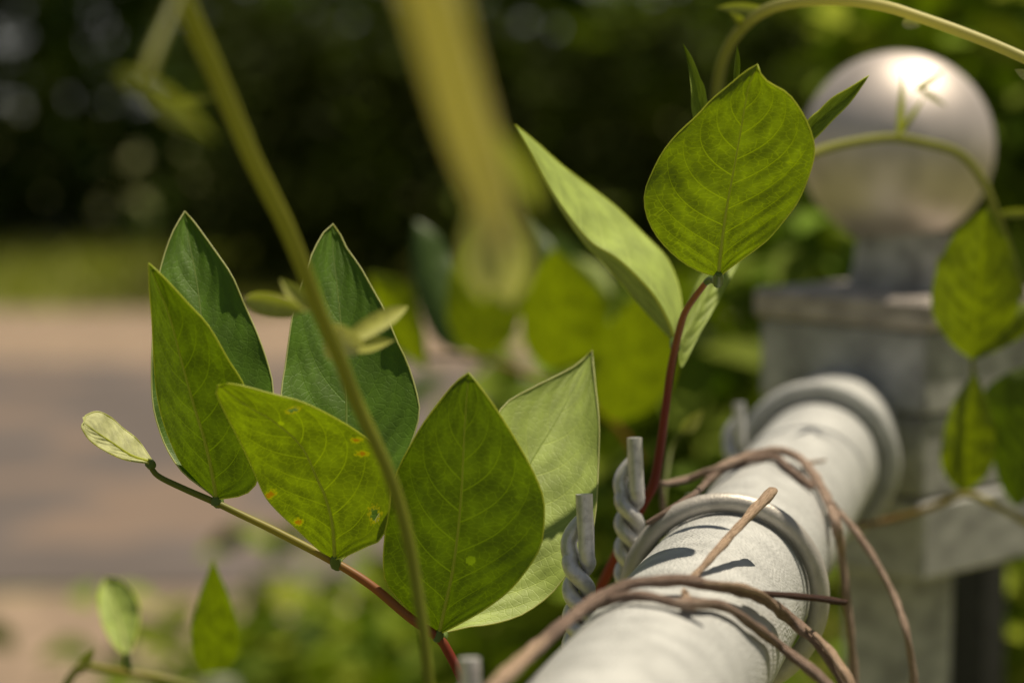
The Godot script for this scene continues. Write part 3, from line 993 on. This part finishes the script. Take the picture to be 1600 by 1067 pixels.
	var st2 := px_path([[928, 945, 0.535], [943, 910, 0.53], [975, 845, 0.52], [1006, 785, 0.515], [1022, 755, 0.512], [1032, 700, 0.51], [1040, 640, 0.505], [1048, 580, 0.50], [1056, 541, 0.495], [1068, 495, 0.487], [1082, 470, 0.48], [1104, 441, 0.472]], 90)
	part("stem", tube(st2, [0.0012, 0.0012, 0.0011, 0.0009, 0.0008, 0.0006], 12, 0.03, [red, red * 1.3, red * 0.9, red, rust * 0.8, rust]), M.stem, t)
	leaf(t, {"mid": [[1190, 330], [1150, 385], [1115, 440], [1085, 500], [1058, 543]], "l": [[1190, 330], [1130, 380], [1092, 435], [1066, 495], [1057, 542]], "r": [[1190, 330], [1160, 400], [1128, 462], [1095, 520], [1066, 575], [1060, 545]],
		"z": [0.525, 0.497], "f": [-0.003, -0.003], "mat": M.leaf_face_pale, "plain": true})
	leaf(t, {"mid": [[1067, 67], [1080, 105], [1092, 150], [1102, 200], [1118, 300]], "l": [[1067, 67], [1075, 100], [1080, 140], [1083, 184], [1112, 300]], "r": [[1067, 67], [1082, 90], [1094, 120], [1105, 154], [1122, 300]],
		"z": [0.476, 0.482], "f": [-0.003, -0.003], "mat": M.leaf_face_pale, "plain": true})
	leaf(t, {"mid": [[1152, 70], [1152, 100], [1152, 140], [1150, 260]], "l": [[1152, 70], [1148, 101], [1146, 140], [1146, 260]], "r": [[1152, 70], [1157, 95], [1156, 130], [1154, 260]],
		"z": [0.470, 0.482], "f": [-0.002, -0.002], "mat": M.leaf_face_pale, "plain": true})
	leaf(t, {"mid": [[1358, 118], [1330, 148], [1300, 172], [1268, 202], [1200, 280]], "l": [[1358, 118], [1330, 136], [1301, 153], [1278, 175], [1260, 192], [1197, 276]], "r": [[1358, 118], [1346, 136], [1327, 162], [1301, 188], [1275, 215], [1203, 284]],
		"z": [0.474, 0.484], "f": [-0.003, -0.003], "mat": M.leaf_face_pale, "edgemat": M.margin, "ribmat": M.rib_face})
	# left leaf, folded along its midrib
	leaf(t, {"mid": [[805, 195], [829, 237], [857, 289], [890, 338], [924, 378], [960, 400], [992, 428], [1024, 464], [1046, 505], [1054, 532]], "r": [[805, 195], [840, 224], [880, 260], [928, 296], [968, 328], [1008, 368], [1040, 400], [1056, 432], [1064, 464], [1066, 500], [1056, 533]], "l": [[805, 195], [828, 238], [855, 291], [886, 342], [918, 386], [935, 402], [960, 430], [992, 468], [1022, 502], [1052, 533]],
		"z": [0.503, 0.502], "f": [0.008, 0.026], "mat": M.leaf_face_pale, "quilt": 0.0002, "edgemat": M.margin, "ribmat": M.rib_face, "stalk": [1056, 545, 0.496], "label": "pale folded leaf pointing up to the left"})
	# the broad leaf
	leaf(t, {"mid": [[1184, 101], [1169, 142], [1157, 210], [1146, 270], [1135, 330], [1127, 390], [1123, 431]], "l": [[1184, 101], [1165, 112], [1142, 131], [1112, 156], [1090, 180], [1060, 208], [1037, 236], [1019, 270], [1008, 300], [1009, 330], [1021, 360], [1041, 386], [1067, 409], [1094, 424], [1121, 432]], "r": [[1184, 101], [1188, 114], [1202, 129], [1229, 144], [1247, 165], [1262, 191], [1272, 221], [1272, 247], [1262, 281], [1247, 315], [1225, 345], [1199, 375], [1165, 401], [1139, 420], [1125, 432]],
		"z": [0.436, 0.462], "f": [0.006, -0.001], "quilt": 0.0003, "mat": M.leaf_back, "stalk": [1122, 443, 0.466], "label": "broad backlit leaf with a fine net of veins"})
	part("stem_node", tube(px_path([[1104, 441, 0.472], [1112, 436, 0.470], [1122, 440, 0.467]], 10), [0.0007, 0.0009, 0.0009], 10), M.stalk, t)
	# --- blurred sprig behind, between the two
	var b := thing("vine_sprig", "blurred vine sprig of yellow-green leaves between the two sharp sprigs", "vine sprig", P(760, 570, 0.85), "vine sprigs over the fence")
	var far_leaves := [
		{"mid": [[575, 425], [620, 480], [650, 535], [662, 575]], "l": [[575, 425], [590, 480], [620, 540], [660, 576]], "r": [[575, 425], [633, 440], [662, 510], [668, 576]], "z": [0.80, 0.84], "mat": M.leaf_far},
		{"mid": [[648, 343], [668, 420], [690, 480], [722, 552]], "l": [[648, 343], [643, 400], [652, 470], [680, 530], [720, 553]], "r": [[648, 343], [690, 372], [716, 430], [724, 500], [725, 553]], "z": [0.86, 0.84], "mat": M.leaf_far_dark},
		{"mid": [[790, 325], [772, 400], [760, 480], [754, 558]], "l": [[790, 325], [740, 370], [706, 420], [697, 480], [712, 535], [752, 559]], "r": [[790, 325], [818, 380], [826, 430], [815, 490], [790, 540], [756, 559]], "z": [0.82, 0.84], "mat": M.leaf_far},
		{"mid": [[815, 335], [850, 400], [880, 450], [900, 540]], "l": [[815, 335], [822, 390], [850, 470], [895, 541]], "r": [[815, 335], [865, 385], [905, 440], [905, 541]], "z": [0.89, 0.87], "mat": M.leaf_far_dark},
		{"mid": [[868, 385], [870, 440], [866, 500], [856, 575]], "l": [[868, 385], [832, 425], [815, 490], [822, 545], [852, 576]], "r": [[868, 385], [926, 440], [950, 490], [935, 550], [860, 577]], "z": [0.80, 0.84], "mat": M.leaf_far},
		{"mid": [[1000, 450], [990, 520], [975, 590], [962, 660]], "l": [[1000, 450], [945, 520], [928, 590], [930, 635], [958, 660]], "r": [[1000, 450], [1048, 510], [1056, 570], [1030, 630], [966, 661]], "z": [0.79, 0.83], "mat": M.leaf_far},
		{"mid": [[895, 400], [925, 425], [955, 460]], "l": [[895, 400], [915, 435], [953, 462]], "r": [[895, 400], [940, 420], [957, 459]], "z": [0.92, 0.9], "mat": M.leaf_face_pale},
	]
	for q in far_leaves:
		q.plain = true
		leaf(b, q)
	part("stem", tube(px_path([[640, 560, 0.85], [700, 556, 0.845], [755, 562, 0.84], [810, 580, 0.84], [870, 600, 0.84], [960, 662, 0.84], [1000, 720, 0.85]], 40), [0.0008, 0.0009, 0.001], 8, 0.0, [grn, rust, rust]), M.stem, b)
	# --- sprig at the lower left corner
	var c := thing("vine_sprig", "small sprig with two blurred leaves in the lower left corner", "vine sprig", P(290, 1090, 0.61), "vine sprigs over the fence")
	leaf(c, {"mid": [[164, 902], [176, 940], [190, 985], [199, 1026]], "l": [[164, 902], [153, 931], [159, 972], [175, 1005], [197, 1026]], "r": [[164, 902], [190, 907], [211, 933], [217, 964], [210, 1000], [201, 1026]], "z": [0.635, 0.61], "f": [-0.002, -0.002], "mat": M.leaf_face_pale, "ribmat": M.margin_pale, "stalk": [201, 1050]})
	leaf(c, {"mid": [[332, 873], [334, 940], [336, 1000], [330, 1064]], "l": [[332, 873], [307, 942], [298, 994], [302, 1030], [326, 1066]], "r": [[332, 873], [357, 931], [373, 983], [371, 1027], [334, 1066]], "z": [0.59, 0.61], "f": [0.003, -0.002], "mat": M.leaf_back, "plain": true})
	part("stem", tube(px_path([[95, 1085, 0.6], [112, 1055, 0.6], [128, 1041, 0.6], [165, 1046, 0.605], [203, 1052, 0.61], [250, 1060, 0.61], [300, 1072, 0.61], [330, 1085, 0.61]], 50), [0.0011, 0.0010, 0.0010], 10, 0.0, [grn * 1.5, yel, grn * 1.5]), M.stem, c)
	small_leaf(c, [150, 1011, 0.6], [120, 1052, 0.6], 0.004, M.bud, 0.0)
	# --- sprig at the right, hanging before the post
	var r := thing("vine_sprig", "blurred drooping vine sprig in front of the post at the right edge", "vine sprig", P(1460, 792, 0.66), "vine sprigs over the fence")
	leaf(r, {"mid": [[1544, 322], [1535, 400], [1528, 480], [1520, 560]], "l": [[1544, 322], [1493, 365], [1462, 428], [1457, 486], [1483, 533], [1517, 561]], "r": [[1544, 322], [1567, 355], [1590, 418], [1594, 475], [1565, 530], [1523, 561]], "z": [0.60, 0.62], "f": [0.004, 0.006], "mat": M.leaf_far, "plain": true})
	leaf(r, {"mid": [[1640, 470], [1590, 500], [1525, 560]], "l": [[1640, 470], [1570, 485], [1523, 558]], "r": [[1640, 470], [1600, 525], [1527, 562]], "z": [0.62, 0.62], "f": [0.003, 0.003], "mat": M.leaf_far, "plain": true})
	leaf(r, {"mid": [[1524, 578], [1518, 640], [1512, 700], [1508, 766]], "l": [[1524, 578], [1486, 638], [1470, 712], [1484, 752], [1505, 767]], "r": [[1524, 578], [1545, 630], [1556, 690], [1545, 740], [1511, 767]], "z": [0.63, 0.645], "f": [0.004, 0.004], "mat": M.leaf_far, "plain": true})
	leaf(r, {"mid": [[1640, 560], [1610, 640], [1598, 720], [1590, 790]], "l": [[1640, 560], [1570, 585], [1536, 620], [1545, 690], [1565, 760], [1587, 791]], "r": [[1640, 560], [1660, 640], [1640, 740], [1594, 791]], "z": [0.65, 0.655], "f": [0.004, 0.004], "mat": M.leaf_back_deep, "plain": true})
	part("stem", tube(px_path([[1340, 822, 0.66], [1400, 810, 0.66], [1459, 792, 0.655], [1508, 772, 0.65], [1545, 785, 0.65], [1587, 806, 0.655], [1640, 840, 0.66]], 40), [0.0008, 0.0010, 0.001], 8, 0.0, [rust * 0.7, yel, yel]), M.stem, r)
	part("stem", tube(px_path([[1508, 772, 0.65], [1520, 690, 0.655], [1522, 600, 0.64], [1520, 560, 0.625]], 20), [0.0008, 0.0007], 8, 0.0, [yel, grn]), M.stem, r)
	small_leaf(r, [1462, 420, 0.62], [1478, 400, 0.62], 0.003, M.bud)

func set_shoots() -> void:
	var grn := Color(0.17, 0.20, 0.03)
	var yel := Color(0.30, 0.31, 0.05)
	var pale := Color(0.74, 0.69, 0.30)
	# --- long shoot crossing the left of the picture
	var s := thing("vine_shoot", "long soft-focus green shoot crossing in front of the left leaves", "vine shoot", P(672, 1080, 0.385), "young vine shoots")
	var a := px_path([[60, -700, 0.27], [170, -330, 0.29], [265, -60, 0.31], [287, 0, 0.32], [310, 55, 0.325], [335, 110, 0.33], [365, 180, 0.34], [395, 250, 0.35], [420, 300, 0.355], [445, 350, 0.36], [470, 410, 0.365], [500, 490, 0.37], [530, 560, 0.375], [555, 625, 0.38], [590, 700, 0.382], [615, 760, 0.384], [635, 830, 0.385], [650, 910, 0.386], [662, 990, 0.386], [672, 1080, 0.386]], 90)
	part("stem", tube(a, [0.0016, 0.0015, 0.0014, 0.0013, 0.0011, 0.0009], 14, 0.02, [Color(0.24, 0.27, 0.02), Color(0.3, 0.32, 0.025), Color(0.33, 0.34, 0.03), Color(0.28, 0.30, 0.025), Color(0.24, 0.27, 0.02)]), M.stem, s)
	small_leaf(s, [381, 467, 0.385], [474, 486, 0.372], 0.0046, M.bud, 0.002)
	small_leaf(s, [436, 434, 0.38], [486, 486, 0.372], 0.0034, M.bud, 0.0)
	small_leaf(s, [638, 478, 0.40], [535, 536, 0.380], 0.0042, M.bud, 0.002)
	small_leaf(s, [618, 531, 0.40], [530, 545, 0.380], 0.0036, M.bud, 0.0)
	small_leaf(s, [560, 545, 0.385], [510, 505, 0.378], 0.005, M.bud_pale, 0.003)
	small_leaf(s, [528, 560, 0.385], [515, 510, 0.378], 0.004, M.bud_pale, 0.002)
	small_leaf(s, [340, 150, 0.33], [245, 172, 0.33], 0.002, M.bud, 0.0)
	# --- shoot tip very near the lens
	var n := thing("vine_shoot", "pale shoot tip hanging close to the lens, strongly blurred", "vine shoot", P(670, -30, 0.215), "young vine shoots")
	part("stem", tube(px_path([[540, -600, 0.19], [610, -280, 0.2], [655, -60, 0.212], [676, 0, 0.216], [705, 110, 0.225], [738, 220, 0.236], [768, 310, 0.246], [785, 370, 0.254]], 40), [0.0026, 0.0027, 0.0028, 0.0028, 0.0022], 12, 0.02, [pale, pale, pale]), M.stem, n)
	small_leaf(n, [798, 480, 0.285], [768, 290, 0.246], 0.0085, M.bud_pale, 0.001)
	small_leaf(n, [752, 470, 0.28], [765, 300, 0.246], 0.0065, M.bud_pale, 0.001)
	small_leaf(n, [845, 330, 0.27], [755, 200, 0.236], 0.004, M.bud, 0.001)
	# --- blurred shoot tip top left
	var l := thing("vine_shoot", "small blurred shoot tip at the upper left before the dark hedge", "vine shoot", P(280, -20, 0.28), "young vine shoots")
	part("stem", tube(px_path([[330, -400, 0.29], [310, -200, 0.285], [285, -40, 0.28], [262, 30, 0.275], [238, 85, 0.27], [225, 125, 0.268]], 20), [0.0005, 0.0005, 0.0007], 8, 0.0, [grn * 0.5, grn * 0.6, yel]), M.stem, l)
	small_leaf(l, [338, 222, 0.27], [225, 130, 0.268], 0.0032, M.bud, 0.001)
	small_leaf(l, [300, 205, 0.275], [228, 140, 0.268], 0.0026, M.bud_pale, 0.001)
	small_leaf(l, [180, 110, 0.27], [228, 135, 0.268], 0.0022, M.bud, 0.0)
	# --- arc over the top right
	var t := thing("vine_shoot", "green shoot arching across the upper right corner", "vine shoot", P(1120, 180, 0.62), "young vine shoots")
	part("stem", tube(px_path([[1122, 260, 0.62], [1120, 180, 0.61], [1126, 110, 0.59], [1148, 58, 0.565], [1190, 20, 0.54], [1240, 4, 0.52], [1310, 0, 0.505], [1380, 9, 0.495], [1450, 31, 0.49], [1530, 60, 0.485], [1600, 90, 0.48], [1680, 130, 0.475], [1850, 240, 0.47], [2050, 420, 0.47], [2200, 700, 0.48]], 110), [0.0014, 0.0014, 0.0012, 0.0011, 0.0011], 12, 0.03, [grn, yel, pale, yel, yel]), M.stem, t)
	small_leaf(t, [1118, 12, 0.56], [1200, 18, 0.545], 0.0034, M.bud, 0.001)
	small_leaf(t, [1140, 18, 0.55], [1165, 42, 0.555], 0.003, M.bud, 0.0)
	small_leaf(t, [1440, 40, 0.51], [1410, 36, 0.51], 0.003, M.bud_pale, 0.0)
	small_leaf(t, [1586, 108, 0.48], [1610, 122, 0.48], 0.0026, M.bud_pale, 0.0)
	# --- arc before the ball
	var q := thing("vine_shoot", "thin blurred shoot arching in front of the metal ball", "vine shoot", P(1250, 252, 0.6), "young vine shoots")
	part("stem", tube(px_path([[1215, 270, 0.58], [1270, 240, 0.60], [1320, 225, 0.61], [1390, 215, 0.62], [1440, 222, 0.625], [1500, 240, 0.63], [1535, 280, 0.63], [1555, 330, 0.63], [1580, 400, 0.64], [1600, 460, 0.65]], 60), [0.0013, 0.0013, 0.0012, 0.0011], 10, 0.02, [yel, yel, yel, grn]), M.stem, q)
	small_leaf(q, [1412, 105, 0.60], [1405, 215, 0.62], 0.0022, M.bud, 0.0)
	small_leaf(q, [1478, 108, 0.61], [1432, 140, 0.62], 0.0022, M.bud, 0.0)
	small_leaf(q, [1482, 168, 0.61], [1440, 140, 0.62], 0.002, M.bud, 0.0)
	small_leaf(q, [1445, 150, 0.61], [1410, 205, 0.62], 0.0018, M.bud, 0.0)
	small_leaf(q, [1640, 330, 0.63], [1560, 335, 0.63], 0.003, M.bud, 0.0)
	# --- tiny bud in the dark beside the red stem
	var u := thing("leaf_bud", "tiny yellow-green bud in the dark gap right of the red stem", "bud", P(1062, 690, 0.6), "")
	small_leaf(u, [1100, 640, 0.6], [1066, 676, 0.6], 0.0048, M.bud, 0.001, "bud_leaf")
	part("stem", tube(px_path([[1066, 676, 0.6], [1050, 700, 0.6], [1040, 760, 0.59], [1035, 850, 0.58]], 14), [0.0004, 0.0006], 8, 0.0, [grn, grn]), M.stem, u)
